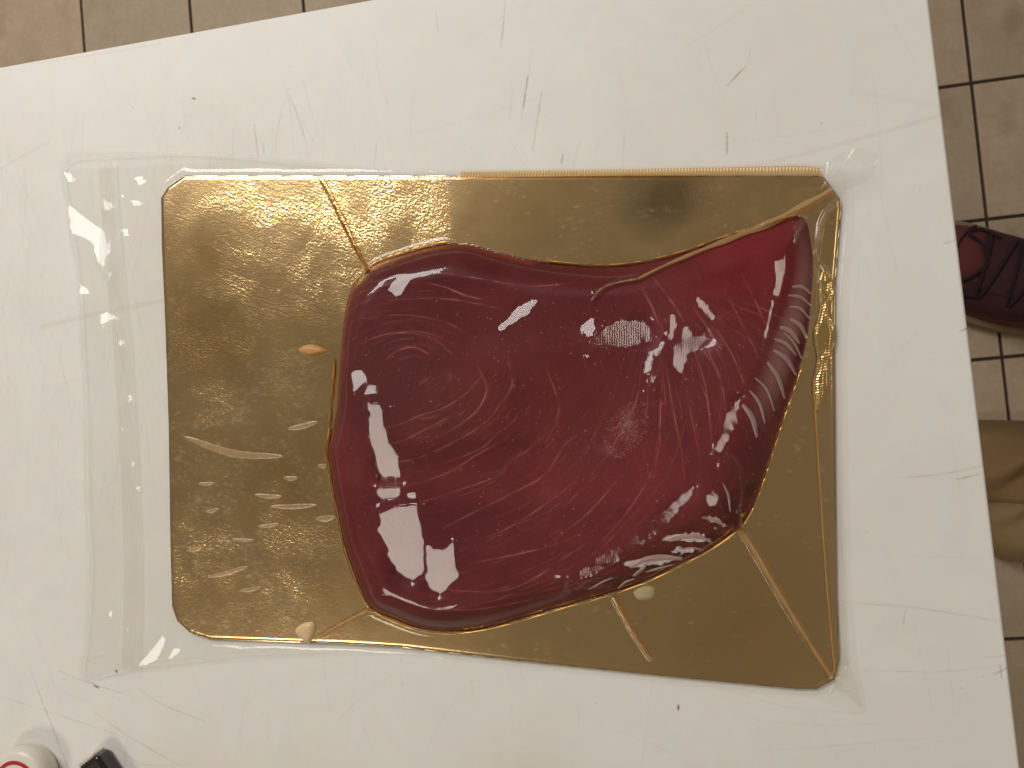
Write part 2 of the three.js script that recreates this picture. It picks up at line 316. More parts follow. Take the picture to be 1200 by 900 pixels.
GLINTS.forEach((raw, n) => {
  const p = patchPoly(raw, n);
  const xs = p.map((q) => q[0]), zs = p.map((q) => q[1]);
  const i0 = Math.floor((Math.min(...xs) - X0) / STEP) - 1, i1 = Math.ceil((Math.max(...xs) - X0) / STEP) + 1, j0 = Math.floor((Math.min(...zs) - Z0) / STEP) - 1, j1 = Math.ceil((Math.max(...zs) - Z0) / STEP) + 1;
  const cells = [], mean = [0, 0, 0, 0, 0];
  for (let j = Math.max(1, j0); j <= Math.min(NZ - 2, j1); j++) for (let i = Math.max(1, i0); i <= Math.min(NX - 2, i1); i++) {
    if (sdPoly(p, gx(i), gz(j)) > STEP * ((n < MEAT_GLINTS ? 1.0 : 0.3) + 1.9 * noise(gx(i) * 800, gz(j) * 190, n) + 1.6 * noise(gx(i) * 260, gz(j) * 260, n + 0.5))) continue;
    const k = j * NX + i; cells.push(k);
    mean[0] += GX[k]; mean[1] += GZ[k]; mean[2] += gx(i); mean[3] += gz(j); mean[4]++;
  }
  if (!mean[4]) return;
  const slope = (x, z, h, L) => {
    const a = new THREE.Vector3(EYE.x - x, EYE.y - BASE - h, EYE.z - z).normalize(), b = new THREE.Vector3(L.x - x, L.h - h, L.z - z).normalize();
    a.add(b).normalize(); return [-a.x / a.y, -a.z / a.y];
  };
  let best = null, cost = 1e9;
  for (const L of LAMPS) {
    const s = slope(mean[2] / mean[4], mean[3] / mean[4], 0.012, L), c = Math.hypot(s[0] - mean[0] / mean[4], s[1] - mean[1] / mean[4]);
    if (c < cost) { cost = c; best = L; }
  }
  for (const k of cells) {
    const i = k % NX, j = (k / NX) | 0, s = slope(gx(i), gz(j), film0[k], best);
    GX[k] = s[0] + 0.009 * noise(gx(i) * 400, gz(j) * 130, 3); GZ[k] = s[1] + 0.008 * noise(gx(i) * 400, gz(j) * 130, 8); weight[k] = 120;
  }
});
const film = Float32Array.from(film0);
{
  const LAM = (STEP / 0.006) ** 2;
  for (let it = 0; it < 800; it++) for (let j = 1; j < NZ - 1; j++) for (let i = 1; i < NX - 1; i++) {
    const k = j * NX + i;
    if (sdBag[k] > 0.004) continue;
    const wr = weight[k], wl = weight[k - 1], wu = weight[k - NX];
    const s = wr * (film[k + 1] - GX[k] * STEP) + wl * (film[k - 1] + GX[k - 1] * STEP) + wr * (film[k + NX] - GZ[k] * STEP) + wu * (film[k - NX] + GZ[k - NX] * STEP) + LAM * film0[k];
    film[k] += 1.85 * (s / (2 * wr + wl + wu + LAM) - film[k]);
  }
}
const meat = grid();
for (let k = 0; k < NN; k++) meat[k] = Math.min(Math.max(meat0[k] - 0.0006, CARD_TOP), Math.max(film[k] - 0.00022, CARD_TOP));
for (let k = 0; k < NN; k++) if (film[k] < (sdCard[k] < 0 ? CARD_TOP + 0.0003 : 0.0007)) film[k] = sdCard[k] < 0.0005 ? CARD_TOP + 0.0003 : 0.0007;

// a sheet over the grid, its rim drawn onto the outline
function sheet(h, sd, uv, lift = 0) {
  const id = new Int32Array(NN).fill(-1), pos = [], nor = [], uvs = [], idx = [];
  const vert = (i, j) => {
    const k = j * NX + i;
    if (id[k] >= 0) return id[k];
    let x = gx(i), z = gz(j), y = h[k];
    const nx = -(h[k + 1] - h[k - 1]) / (2 * STEP), nz = -(h[k + NX] - h[k - NX]) / (2 * STEP), l = Math.hypot(nx, 1, nz);
    if (sd[k] > 0) {
      const a = (sd[k + 1] - sd[k - 1]) / (2 * STEP), b = (sd[k + NX] - sd[k - NX]) / (2 * STEP), m = Math.hypot(a, b) || 1;
      x -= sd[k] * a / m; z -= sd[k] * b / m;
    }
    pos.push(x, BASE + y + lift, z); nor.push(nx / l, 1 / l, nz / l); uvs.push(...uv(x, z));
    return (id[k] = pos.length / 3 - 1);
  };
  for (let j = 1; j < NZ - 2; j++) for (let i = 1; i < NX - 2; i++) {
    const k = j * NX + i;
    if (sd[k] + sd[k + 1] + sd[k + NX] + sd[k + NX + 1] > 0) continue;
    const a = vert(i, j), b = vert(i + 1, j), c = vert(i, j + 1), d = vert(i + 1, j + 1);
    idx.push(a, c, b, b, c, d);
  }
  const g = new THREE.BufferGeometry();
  g.setAttribute('position', new THREE.Float32BufferAttribute(pos, 3)); g.setAttribute('normal', new THREE.Float32BufferAttribute(nor, 3)); g.setAttribute('uv', new THREE.Float32BufferAttribute(uvs, 2));
  g.setIndex(idx); return g;
}

// ---------------------------------------------------------------- gold card
seed = 5;
const CW = 0.31, CH = 0.23, CO = [-0.222, -0.106];
const cardUV = (x, z) => [(x - CO[0]) / CW, (z - CO[1]) / CH];
const pxOf = (x, z, h) => { const d = new THREE.Vector3(x, BASE + h, z).sub(EYE), w = d.dot(ROW[2]); return [600 + F * d.dot(ROW[0]) / w, 450 + F * d.dot(ROW[1]) / w]; };
const onCard = (() => { const q = flat([[0, 0]], BASE); return (x, z) => pxOf(x, z, CARD_TOP); })();
// how crumpled the foil is at a place on the card (1 strongly, 0 smooth), by where the film clings
const ROUGH_SPOTS = [[430, 250, 95, 62, 1], [340, 240, 110, 50, 0.75], [300, 330, 90, 70, 0.45], [390, 330, 60, 60, 0.7], [500, 250, 40, 60, 0.9], [850, 240, 130, 34, 0.9], [780, 250, 60, 50, 0.6], [240, 500, 70, 150, 0.6], [230, 640, 60, 90, 0.7], [320, 620, 100, 120, 0.45], [330, 470, 60, 80, 0.35], [955, 420, 30, 80, 0.6], [260, 420, 60, 60, 0.4]];
const crumple = (x, z) => {
  const [px, py] = onCard(x, z); let c = 0.10;
  for (const [a, b, r, s, k] of ROUGH_SPOTS) c = Math.max(c, k * Math.exp(-(((px - a) / r) ** 2 + ((py - b) / s) ** 2)));
  c *= 0.35 + 0.9 * smooth(-0.25, 0.35, fbm(x * 46 + 1.2 * noise(x * 30, z * 30, 2), z * 58, 4, 13));
  c *= 1 - 0.6 * smooth(523, 536, px) * smooth(742, 700, px) * smooth(345, 315, py);
  return c;
};
const CTW = 1536, CTH = 1140;
const cell = new Float32Array(1);
const cardBump = field(CTW, CTH, (u, v) => {
  const x = CO[0] + u * CW, z = CO[1] + v * CH, c = crumple(x, z);
  const a = x + 0.7 * z, b = z - 0.45 * x, n = 0.4 * noise(a * 420, b * 1100, 1) + 0.55 * noise(a * 1000, b * 1900, 4) + 0.3 * noise(a * 180, b * 480, 7);
  return 127 + 110 * c * n + 3 * noise(x * 900, z * 900, 2) + 26 * c * Math.max(0, fbm(x * 210 + 2 * noise(x * 60, z * 60, 5), z * 330, 4, 11));
});
const cardRough = field(768, 570, (u, v) => {
  const x = CO[0] + u * CW, z = CO[1] + v * CH;
  return 255 * clamp(0.20 + 0.07 * Math.min(1, 1.3 * crumple(x, z)) + 0.035 * fbm(x * 60 + 1.5 * noise(x * 24, z * 24, 6), z * 60 + 1.5 * noise(x * 24, z * 24, 9), 5));
});
const cardMap = canvas(1536, 1140, (g, w, h) => {
  g.fillStyle = 'rgb(224,192,140)'; g.fillRect(0, 0, w, h);
  const P = ([px, py]) => { const p = at(px, py, BASE + CARD_TOP), q = cardUV(p.x, p.z); return [q[0] * w, q[1] * h]; };
  for (let k = 0; k < 9000; k++) {                   // dried specks of moisture under the film
    const left = rnd() < 0.8, [x, y] = P(left ? [rr(195, 400) - 30 * rnd(), rr(215, 745)] : [rr(530, 975), rr(210, 790)]);
    const low = smooth(300, 480, y); if (left && rnd() > 0.25 + 0.75 * low) continue;
    const n = fbm(x * 0.012, y * 0.012, 3, 5); if (n < 0.0 && rnd() < 0.85) continue;
    g.fillStyle = `rgba(255,244,214,${rr(0.08, 0.5)})`; const s = rr(1, 4.6); g.beginPath(); g.ellipse(x, y, s * rr(0.6, 2.2), s * rr(0.4, 0.9), rr(-0.5, 0.5), 0, 7); g.fill();
  }
  for (let k = 0; k < 90; k++) { const x = rr(0, w), y = rr(0, h), r = rr(40, 160), q = g.createRadialGradient(x, y, 0, x, y, r), c = rnd() < 0.5 ? '164,128,74' : '240,210,156'; q.addColorStop(0, `rgba(${c},0.10)`); q.addColorStop(1, `rgba(${c},0)`); g.fillStyle = q; g.fillRect(x - r, y - r, 2 * r, 2 * r); }
  for (const [px, py, r, c, a] of [[765, 238, 90, '96,92,74', 0.5], [800, 225, 80, '110,96,66', 0.4], [250, 400, 150, '170,132,70', 0.35], [340, 560, 170, '178,138,70', 0.3], [240, 300, 110, '176,136,76', 0.3], [880, 720, 200, '190,146,84', 0.3]]) { const [x, y] = P([px, py]), q = g.createRadialGradient(x, y, 0, x, y, r); q.addColorStop(0, `rgba(${c},${a})`); q.addColorStop(1, `rgba(${c},0)`); g.fillStyle = q; g.fillRect(x - r, y - r, 2 * r, 2 * r); }  // dark reflection at upper right and uneven foil reflections, painted into the colour
  for (let k = 0; k < 26; k++) {                      // wider rubbed smears where film and foil lie apart
    const left = rnd() < 0.75, [x, y] = P(left ? [rr(200, 380), rr(330, 735)] : [rr(560, 970), rr(215, 300)]), r = rr(14, 50);
    for (let i = 0; i < 150; i++) { const a = rr(0, 6.28), q = r * Math.sqrt(rnd()), u = x + q * Math.cos(a) * 1.8, v = y + q * Math.sin(a) * 0.7; if (noise(u * 0.05, v * 0.09, k) < 0.02) continue; g.fillStyle = `rgba(255,240,205,${rr(0.05, 0.32)})`; g.beginPath(); g.ellipse(u, v, rr(0.8, 4), rr(0.6, 1.8), rr(-0.6, 0.4), 0, 7); g.fill(); }
  }
  for (let k = 0; k < 90; k++) { const [x, y] = P([rr(195, 970), rr(210, 780)]), a = rr(-0.4, 0.4), l = rr(15, 70); g.strokeStyle = `rgba(255,240,200,${rr(0.08, 0.4)})`; g.lineWidth = rr(0.8, 1.8); g.beginPath(); g.moveTo(x, y); g.quadraticCurveTo(x + l / 2, y + rr(-8, 8), x + l * Math.cos(a), y + l * Math.sin(a)); g.stroke(); }
});
cardMap.flipY = false;
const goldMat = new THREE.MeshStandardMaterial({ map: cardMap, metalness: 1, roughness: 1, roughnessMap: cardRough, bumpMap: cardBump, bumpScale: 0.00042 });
const goldEdge = new THREE.MeshStandardMaterial({ color: lin(150, 112, 62), roughness: 0.7 });
{
  const card = thing('gold_card', 'rectangular gold foil card with rounded corners under the tuna steak', 'card');
  const h = grid();
  for (let j = 0, k = 0; j < NZ; j++) for (let i = 0; i < NX; i++, k++) h[k] = CARD_TOP - 0.0005 * smooth(-0.0012, 0, sdCard[k]);
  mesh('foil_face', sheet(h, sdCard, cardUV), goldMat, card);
  const pos = [], idx = [], n = cardOutline.length;
  cardOutline.forEach(([x, z]) => pos.push(x, BASE + 0.0006, z, x, BASE + CARD_TOP - 0.0005, z));
  for (let i = 0; i < n; i++) { const a = 2 * i, b = 2 * ((i + 1) % n); idx.push(a, a + 1, b, b, a + 1, b + 1); }
  const g = new THREE.BufferGeometry(); g.setAttribute('position', new THREE.Float32BufferAttribute(pos, 3)); g.setIndex(idx); g.computeVertexNormals();
  mesh('card_edge', g, goldEdge, card);
}

// ---------------------------------------------------------------- tuna steak
seed = 11;
const MW = 0.225, MH = 0.185, MO = [-0.145, -0.073];
const meatUV = (x, z) => [(x - MO[0]) / MW, (z - MO[1]) / MH];
const MTW = 2000, MTH = 1644;
const onMeat = ([px, py], h = 0.0125) => { const p = at(px, py, BASE + h), q = meatUV(p.x, p.z); return [q[0] * MTW, q[1] * MTH]; };
const SINEW = [
  [[441, 543], [485, 538], [534, 517], [572, 492], [590, 468]], [[413, 585], [466, 572], [522, 555], [564, 530], [598, 509], [621, 475]], [[492, 589], [538, 574], [583, 558], [594, 551]],
  [[519, 619], [556, 600], [602, 577], [640, 555], [662, 521], [677, 509]], [[572, 630], [609, 611], [647, 585], [677, 562]], [[549, 660], [606, 649], [662, 634], [690, 618]], [[522, 691], [587, 692], [624, 679], [655, 657], [690, 635]],
  [[424, 374], [467, 369], [520, 377], [555, 395]], [[424, 403], [448, 393], [480, 390], [509, 398], [530, 415]], [[448, 425], [467, 411], [485, 407], [503, 415]], [[451, 502], [475, 495], [492, 487], [520, 478], [545, 462], [565, 440]],
  [[440, 522], [470, 517], [505, 500], [540, 482]], [[487, 330], [520, 336], [545, 346], [570, 352]], [[505, 318], [560, 326], [620, 335], [680, 330]], [[455, 352], [520, 350], [590, 362]],
  [[752, 338], [764, 360], [772, 380]], [[767, 327], [792, 361], [803, 380]], [[776, 440], [774, 480], [772, 520], [766, 560]], [[780, 429], [792, 497], [798, 525], [802, 560]], [[800, 437], [812, 497], [820, 540]], [[814, 412], [826, 451], [834, 516]], [[829, 409], [846, 451], [850, 482]],
  [[840, 385], [860, 420], [872, 450]], [[855, 350], [875, 390], [890, 420]], [[870, 320], [885, 350], [900, 385]], [[808, 355], [830, 385], [845, 410]], [[690, 560], [720, 520], [745, 470], [752, 430]], [[640, 640], [690, 600], [730, 555]], [[700, 640], [735, 600], [760, 560], [775, 520]],
  [[595, 420], [600, 450], [590, 470]], [[640, 430], [655, 480], [640, 520]], [[560, 430], [570, 455], [560, 480], [535, 500]], [[575, 700], [650, 690], [720, 660], [780, 620]], [[470, 705], [540, 715], [620, 705], [680, 690]],
];
const blob = (g, x, y, r, c, a, sx = 1, sy = 1) => { g.save(); g.translate(x, y); g.scale(sx, sy); const q = g.createRadialGradient(0, 0, 0, 0, 0, r); q.addColorStop(0, `rgba(${c},${a})`); q.addColorStop(0.5, `rgba(${c},${a * 0.55})`); q.addColorStop(1, `rgba(${c},0)`); g.fillStyle = q; g.fillRect(-r, -r, 2 * r, 2 * r); g.restore(); };
const STRIP = [[941, 268], [945, 300], [943, 330], [936, 360], [926, 388], [917, 415], [908, 440], [898, 470], [888, 500]];
function ribs(g, w) {
  for (let k = 0; k < 17; k++) {
    const t = (k + rr(-0.35, 0.35)) / 16, y = 345 + t * 150, x = 945 - t * 42 - 12 * t * t, l = (20 + 26 * t) * rr(0.75, 1.1);
    const a = onMeat([x - l * 0.75 - 8, y - l * 0.42 + 4], 0.013), b = onMeat([x + 2, y + l * 0.5], 0.006), m = onMeat([x - l * 0.15, y - l * 0.05], 0.011);
    g.lineWidth = w * rr(0.8, 1.5); g.beginPath(); g.moveTo(...a); g.quadraticCurveTo(...m, ...b); g.stroke();
  }
}
const meatMap = canvas(MTW, MTH, (g, w, h) => {
  g.fillStyle = 'rgb(96,32,35)'; g.fillRect(0, 0, w, h);
  const B = (px, py, r, c, a, sx, sy) => blob(g, ...onMeat([px, py]), r, c, a, sx, sy);
  B(480, 440, 420, '84,40,40', 0.85); B(560, 360, 380, '88,25,31', 0.6, 1.5, 0.7); B(560, 470, 500, '99,32,34', 0.6); B(760, 570, 560, '126,50,58', 0.8); B(830, 400, 460, '122,50,56', 0.75); B(640, 640, 460, '118,42,50', 0.7); B(880, 300, 300, '128,24,36', 0.75); B(620, 310, 460, '84,16,24', 0.7, 1.6, 0.35);
  B(520, 300, 300, '84,22,24', 0.7, 1.4, 0.5); B(800, 440, 300, '100,38,46', 0.5); B(420, 620, 260, '104,28,36', 0.6, 0.6, 1.6);
  for (let k = 0; k < 500; k++) { const x = rr(0, w), y = rr(0, h), r = rr(15, 150); blob(g, x, y, r, rnd() < 0.55 ? '66,20,26' : '132,62,66', rr(0.05, 0.2), rr(0.6, 1.8), rr(0.5, 1)); }
  // fine grain of the muscle, running round the whorl on the left and down the right
  const C = onMeat([490, 440]);
  for (let k = 0; k < 14000; k++) {
    const x = rr(0, w), y = rr(0, h), left = x < 900;
    const a = left ? Math.atan2(y - C[1], x - C[0]) + Math.PI / 2 + rr(-0.4, 0.4) : 1.15 + rr(-0.35, 0.35), l = rr(5, 26);
    g.strokeStyle = rnd() < 0.55 ? `rgba(150,80,80,${rr(0.04, 0.2)})` : `rgba(50,8,14,${rr(0.05, 0.22)})`; g.lineWidth = rr(0.8, 2.2);
    g.beginPath(); g.moveTo(x, y); g.lineTo(x + Math.cos(a) * l, y + Math.sin(a) * l); g.stroke();
  }
  g.lineCap = 'round';
  // layers of muscle round the whorl and in the fan, as soft bands and broken pale threads
  const arcs = [];
  for (let k = 0; k < 30; k++) { const r = 22 + k * 10.5 + rr(-3, 3), a0 = rr(-0.1, 0.6), a1 = a0 + rr(0.7, 1.7), e = rr(0.86, 0.98); arcs.push(Array.from({ length: 9 }, (_, i) => { const a = a0 + (a1 - a0) * i / 8; return [482 + r * (1.02 + 0.1 * Math.cos(a)) * Math.cos(a) + rr(-2, 2), 432 + r * e * Math.sin(a) + rr(-2, 2)]; })); }
  for (let k = 0; k < 14; k++) { const r = 20 + k * 8.5, a0 = rr(3.2, 3.7), a1 = a0 + rr(1.2, 2.4); arcs.push(Array.from({ length: 9 }, (_, i) => { const a = a0 + (a1 - a0) * i / 8; return [484 + r * 1.3 * Math.cos(a) + rr(-2, 2), 436 + r * 0.85 * Math.sin(a) + rr(-2, 2)]; })); }
  for (let k = 0; k < 22; k++) { const a = 0.15 + k * 0.085 + rr(-0.03, 0.03), r0 = rr(30, 90), r1 = r0 + rr(80, 210), b = rr(0.1, 0.4); arcs.push(Array.from({ length: 7 }, (_, i) => { const r = r0 + (r1 - r0) * i / 6, q = a + b * (i / 6) ** 2 * (a > 0.9 ? 0.5 : 0.8); return [757 + r * Math.cos(q) + rr(-1, 1), 333 + r * Math.sin(q) + rr(-1, 1)]; })); }
  arcs.forEach((s, n) => {
    const q = curve(s.map((p) => onMeat(p)), false, 90), k0 = rr(0.35, 1) * (n < 3 || (n > 29 && n < 33) ? 0.4 : 1), dark = n % 2;
    for (const [lw, al, c] of [[12, 0.07, dark ? '70,18,24' : '136,70,74'], [1.7, 0.27, '182,136,128'], [4.5, 0.08, '160,100,98']]) for (let i = 0; i + 1 < q.length; i++) {
      const t = i / q.length, br = lw > 10 ? 0.8 : clamp(0.45 + 1.9 * noise(q[i][0] * 0.016 + n, q[i][1] * 0.016, n * 0.7), 0, 1.4);
      g.strokeStyle = `rgba(${c},${k0 * al * Math.sin(Math.PI * (t * 0.98 + 0.01)) * br})`; g.lineWidth = lw * (0.6 + 0.7 * br * rr(0.8, 1.2)); g.beginPath(); g.moveTo(...q[i]); g.lineTo(...q[i + 1]); g.stroke();
    }
  });
  for (const s of SINEW) {                            // the pale sinew between the muscle layers
    const q = curve(s.map((p) => onMeat(p)), false, 24 * s.length), k0 = rr(0.5, 1);
    for (const [lw, al, c] of [[15, 0.06, '140,66,68'], [7, 0.12, '150,84,84'], [2.6, 0.52, '184,128,120']]) for (let i = 0; i + 1 < q.length; i++) {
      const t = i / q.length; g.strokeStyle = `rgba(${c},${k0 * al * (0.35 + 0.65 * Math.sin(Math.PI * t)) * clamp(0.7 + 1.3 * noise(q[i][0] * 0.022, q[i][1] * 0.022), 0.05, 1.3)})`; g.lineWidth = lw * rr(0.8, 1.2);
      g.beginPath(); g.moveTo(...q[i]); g.lineTo(...q[i + 1]); g.stroke();
    }
  }
  for (let k = 0; k < 520; k++) { const [x, y] = onMeat([rr(680, 940), rr(300, 640)]), a = rr(1.0, 1.35), l = rr(15, 75); g.strokeStyle = `rgba(176,96,100,${rr(0.05, 0.2)})`; g.lineWidth = rr(1, 2); g.beginPath(); g.moveTo(x, y); g.lineTo(x + Math.cos(a) * l, y + Math.sin(a) * l); g.stroke(); }
  // brown blood line along the lower flank
  for (const [px, py, r, a] of [[860, 600, 150, 0.6], [830, 625, 150, 0.65], [790, 645, 140, 0.65], [750, 665, 130, 0.6], [700, 688, 110, 0.55], [640, 705, 110, 0.5], [580, 722, 100, 0.45], [520, 730, 90, 0.4], [460, 715, 70, 0.3], [880, 560, 110, 0.45]]) blob(g, ...onMeat([px, py], 0.008), r, '104,48,34', a, 1.2, 0.8);
  for (const [px, py] of [[860, 608], [835, 632], [800, 650], [880, 575], [850, 590], [770, 668], [730, 682]]) blob(g, ...onMeat([px, py], 0.006), 60, '62,20,18', 0.5, 1.3, 0.7);
  // pale strip with ribs on the right flank, partly film reflection painted in
  const line = curve(STRIP.map((p) => onMeat(p, 0.008)), false, 60);
  line.forEach(([x, y], i) => blob(g, x, y, 44 + 24 * (i / 60), '160,122,118', 0.34 * Math.sin(Math.PI * (i + 4) / 66)));
  g.strokeStyle = 'rgba(150,96,94,0.16)'; ribs(g, 5);
  // rim: browner and translucent at the thin edge
  const rim = meatOutline.map(([x, z]) => { const q = meatUV(x, z); return [q[0] * w, q[1] * h]; });
  rim.forEach(([x, y], i) => { const t = i / rim.length; if (t > 0.9 || t < 0.12) blob(g, x, y, 34, '166,92,34', 0.4); else if (t > 0.4 && t < 0.9) blob(g, x, y, 26, '150,66,34', 0.28); });
  // a dry grey patch of fine bubbles, and specks
  blob(g, ...onMeat([736, 498]), 62, '152,120,120', 0.42, 0.75, 1.15); blob(g, ...onMeat([712, 526]), 46, '146,112,112', 0.3, 1.3, 0.7); blob(g, ...onMeat([505, 470]), 210, '112,64,60', 0.28, 1.2, 0.9); blob(g, ...onMeat([600, 400]), 190, '112,66,66', 0.22, 1.5, 0.7);
  for (let k = 0; k < 900; k++) { const a = rr(0, 6.28), r = Math.sqrt(rnd()), u = 24 * r * Math.cos(a), v = 34 * r * Math.sin(a); const [x, y] = onMeat([733 + u - v * 0.35, 503 + v]); if (noise(x * 0.03, y * 0.03, 2) < -0.2) continue; g.fillStyle = `rgba(190,158,156,${rr(0.15, 0.6)})`; const s = rr(1, 4); g.fillRect(x, y, s, s * rr(0.5, 1.2)); }
  for (let k = 0; k < 260; k++) { const [x, y] = onMeat([700 + rr(-40, 30), 528 + rr(-16, 20)]); g.fillStyle = `rgba(180,135,138,${rr(0.05, 0.28)})`; const s = rr(1, 3.5); g.fillRect(x, y, s, s); }
  for (let k = 0; k < 800; k++) { const [x, y] = onMeat([rr(410, 900), rr(330, 650)]); g.fillStyle = `rgba(196,146,142,${rr(0.08, 0.5)})`; const s = rr(1, 4.2); g.beginPath(); g.ellipse(x, y, s, s * rr(0.4, 1), rr(0, 3), 0, 7); g.fill(); }
  for (const [px, py, r] of [[612, 536, 16], [765, 557, 12], [650, 405, 14], [848, 352, 18], [600, 540, 10]]) for (let k = 0; k < 40; k++) { const [x, y] = onMeat([px + rr(-r, r) * 0.6, py + rr(-r, r) * 0.5]); g.fillStyle = `rgba(186,140,142,${rr(0.08, 0.3)})`; g.fillRect(x, y, rr(1, 5), rr(1, 3)); }
});
meatMap.flipY = false;
const fleshBump = field(1000, 822, (u, v) => { const x = u * MW, z = v * MH; return 127 + 60 * fbm(x * 120, z * 120, 4, 3) + 22 * noise(x * 900, z * 500); });
const fleshMat = new THREE.MeshPhysicalMaterial({ map: meatMap, roughness: 0.42, bumpMap: fleshBump, bumpScale: 0.0003, specularIntensity: 0.35 });
{
  const steak = thing('tuna_steak', 'dark red raw tuna steak sealed under clear film on the gold card', 'steak');
  mesh('flesh', sheet(meat, sdMeat, meatUV), fleshMat, steak);
  const s = new THREE.Shape(meatOutline.map(([x, z]) => new THREE.Vector2(x, -z)));
  const g = new THREE.ShapeGeometry(s); g.rotateX(-Math.PI / 2); g.translate(0, BASE + CARD_TOP + 0.0002, 0);
  mesh('underside', g, new THREE.MeshStandardMaterial({ color: lin(90, 24, 30), roughness: 0.6 }), steak);
}

// ---------------------------------------------------------------- crumbs shut in with the steak
function crumb(outline, h, color, label, name) {
  const P = curve(flat(outline, BASE + 0.003), true, 36), c = P.reduce((a, p) => [a[0] + p[0] / P.length, a[1] + p[1] / P.length], [0, 0]);
  const pos = [], idx = [], R = 5, n = P.length;
  for (let r = 0; r <= R; r++) for (let i = 0; i < n; i++) { const t = r / R, k = 1 - t; pos.push((P[i][0] - c[0]) * k, h * Math.sqrt(Math.max(0, 1 - k * k)) * (1 + 0.3 * k * noise(P[i][0] * 900, P[i][1] * 900)), (P[i][1] - c[1]) * k); }
  for (let r = 0; r < R; r++) for (let i = 0; i < n; i++) { const a = r * n + i, b = r * n + (i + 1) % n; idx.push(a, b, a + n, b, b + n, a + n); }
  const g = new THREE.BufferGeometry(); g.setAttribute('position', new THREE.Float32BufferAttribute(pos, 3)); g.setIndex(idx); g.computeVertexNormals();
  const m = tag(mesh(numbered(name), g, new THREE.MeshPhysicalMaterial({ color, roughness: 0.45 })), label, 'flesh scrap', 'scraps of flesh on the gold card');
  m.position.set(c[0], BASE + CARD_TOP + 0.0002, c[1]);
}
crumb([[349, 410], [357, 404.5], [368, 404], [380, 409], [383, 411], [372, 415], [360, 416]], 0.0014, lin(196, 142, 82), 'small orange pointed scrap on the gold card left of the steak', 'flesh_scrap');
crumb([[345, 740], [354, 731], [367, 730], [368, 742], [361, 754], [352, 749]], 0.0016, lin(216, 186, 140), 'pale beige scrap on the lower edge of the gold card', 'flesh_scrap');
crumb([[742, 692], [748, 685], [758, 684], [767, 690], [766, 700], [757, 704], [746, 702]], 0.0012, lin(176, 158, 118), 'translucent whitish round scrap at the lower edge of the steak', 'flesh_scrap');

// ---------------------------------------------------------------- the vacuum bag
seed = 31;
const ridge = field(512, 512, (u, v) => 127 + 50 * Math.sin(u * Math.PI * 2 * 32) * (0.6 + 0.4 * noise(u * 8, v * 60)) + 40 * noise(u * 40, v * 9, 4) + 26 * noise(u * 18, v * 18, 7));
const filmMat = new THREE.MeshPhysicalMaterial({ color: new THREE.Color(0.992, 0.99, 0.985), transmission: 1, thickness: 0, roughness: 0.065, ior: 1.5, specularIntensity: 0.62, bumpMap: ridge, bumpScale: 0.000013 });
const milkMat = new THREE.MeshPhysicalMaterial({ color: new THREE.Color(0.985, 0.98, 0.97), transmission: 1, thickness: 0, roughness: 0.16, ior: 1.5 });
const foldMat = new THREE.MeshPhysicalMaterial({ color: lin(234, 204, 148), transmission: 0.70, thickness: 0, roughness: 0.26, ior: 1.55 });
const foilMat = new THREE.MeshStandardMaterial({ color: lin(232, 196, 134), metalness: 1, roughness: 0.2 });
const airMat = new THREE.MeshPhysicalMaterial({ color: lin(255, 246, 224), transmission: 0.91, thickness: 0, roughness: 0.3, ior: 1.5 });
const ribMat = new THREE.MeshPhysicalMaterial({ color: lin(232, 204, 198), transmission: 0.64, thickness: 0, roughness: 0.3, ior: 1.5 });
const sealMat = new THREE.MeshPhysicalMaterial({ color: new THREE.Color(0.985, 0.98, 0.97), transmission: 1, thickness: 0, roughness: 0.40, ior: 1.5 });
const glintGold = new THREE.MeshPhysicalMaterial({ color: lin(236, 190, 104), metalness: 0.85, roughness: 0.3 });  // gold metal standing in for bright glints on the film
const bag = thing('vacuum_bag', 'clear plastic vacuum bag sealed tight around the steak and gold card', 'vacuum bag');
mesh('front_film', sheet(film, sdBag, (x, z) => [x / 0.03, z / 0.03]), filmMat, bag);
const heightAt = (h, x, z) => { const u = clamp((x - X0) / STEP, 1, NX - 2.01), v = clamp((z - Z0) / STEP, 1, NZ - 2.01), i = u | 0, j = v | 0, a = u - i, b = v - j, k = j * NX + i; return (h[k] * (1 - a) + h[k + 1] * a) * (1 - b) + (h[k + NX] * (1 - a) + h[k + NX + 1] * a) * b; };
{
  const back = curve(flat([[70, 194], [78, 180], [140, 177], [215, 182], [330, 186], [450, 198], [600, 199], [760, 197], [900, 194], [965, 192], [996, 206], [996, 330], [992, 430], [994, 520], [997, 620], [999, 700], [1006, 780], [1012, 838], [960, 820], [880, 806], [780, 797], [600, 779], [470, 768],
    [380, 770], [300, 775], [220, 783], [160, 790], [118, 796], [94, 800], [98, 740], [101, 660], [98, 600], [97, 480], [93, 400], [90, 340], [80, 270], [73, 225]], BASE), true, 300);
  const g = new THREE.ShapeGeometry(new THREE.Shape(back.map(([x, z]) => new THREE.Vector2(x, -z)))); g.rotateX(-Math.PI / 2); g.translate(0, BASE + 0.00035, 0);
  mesh('back_film', g, filmMat, bag);
}
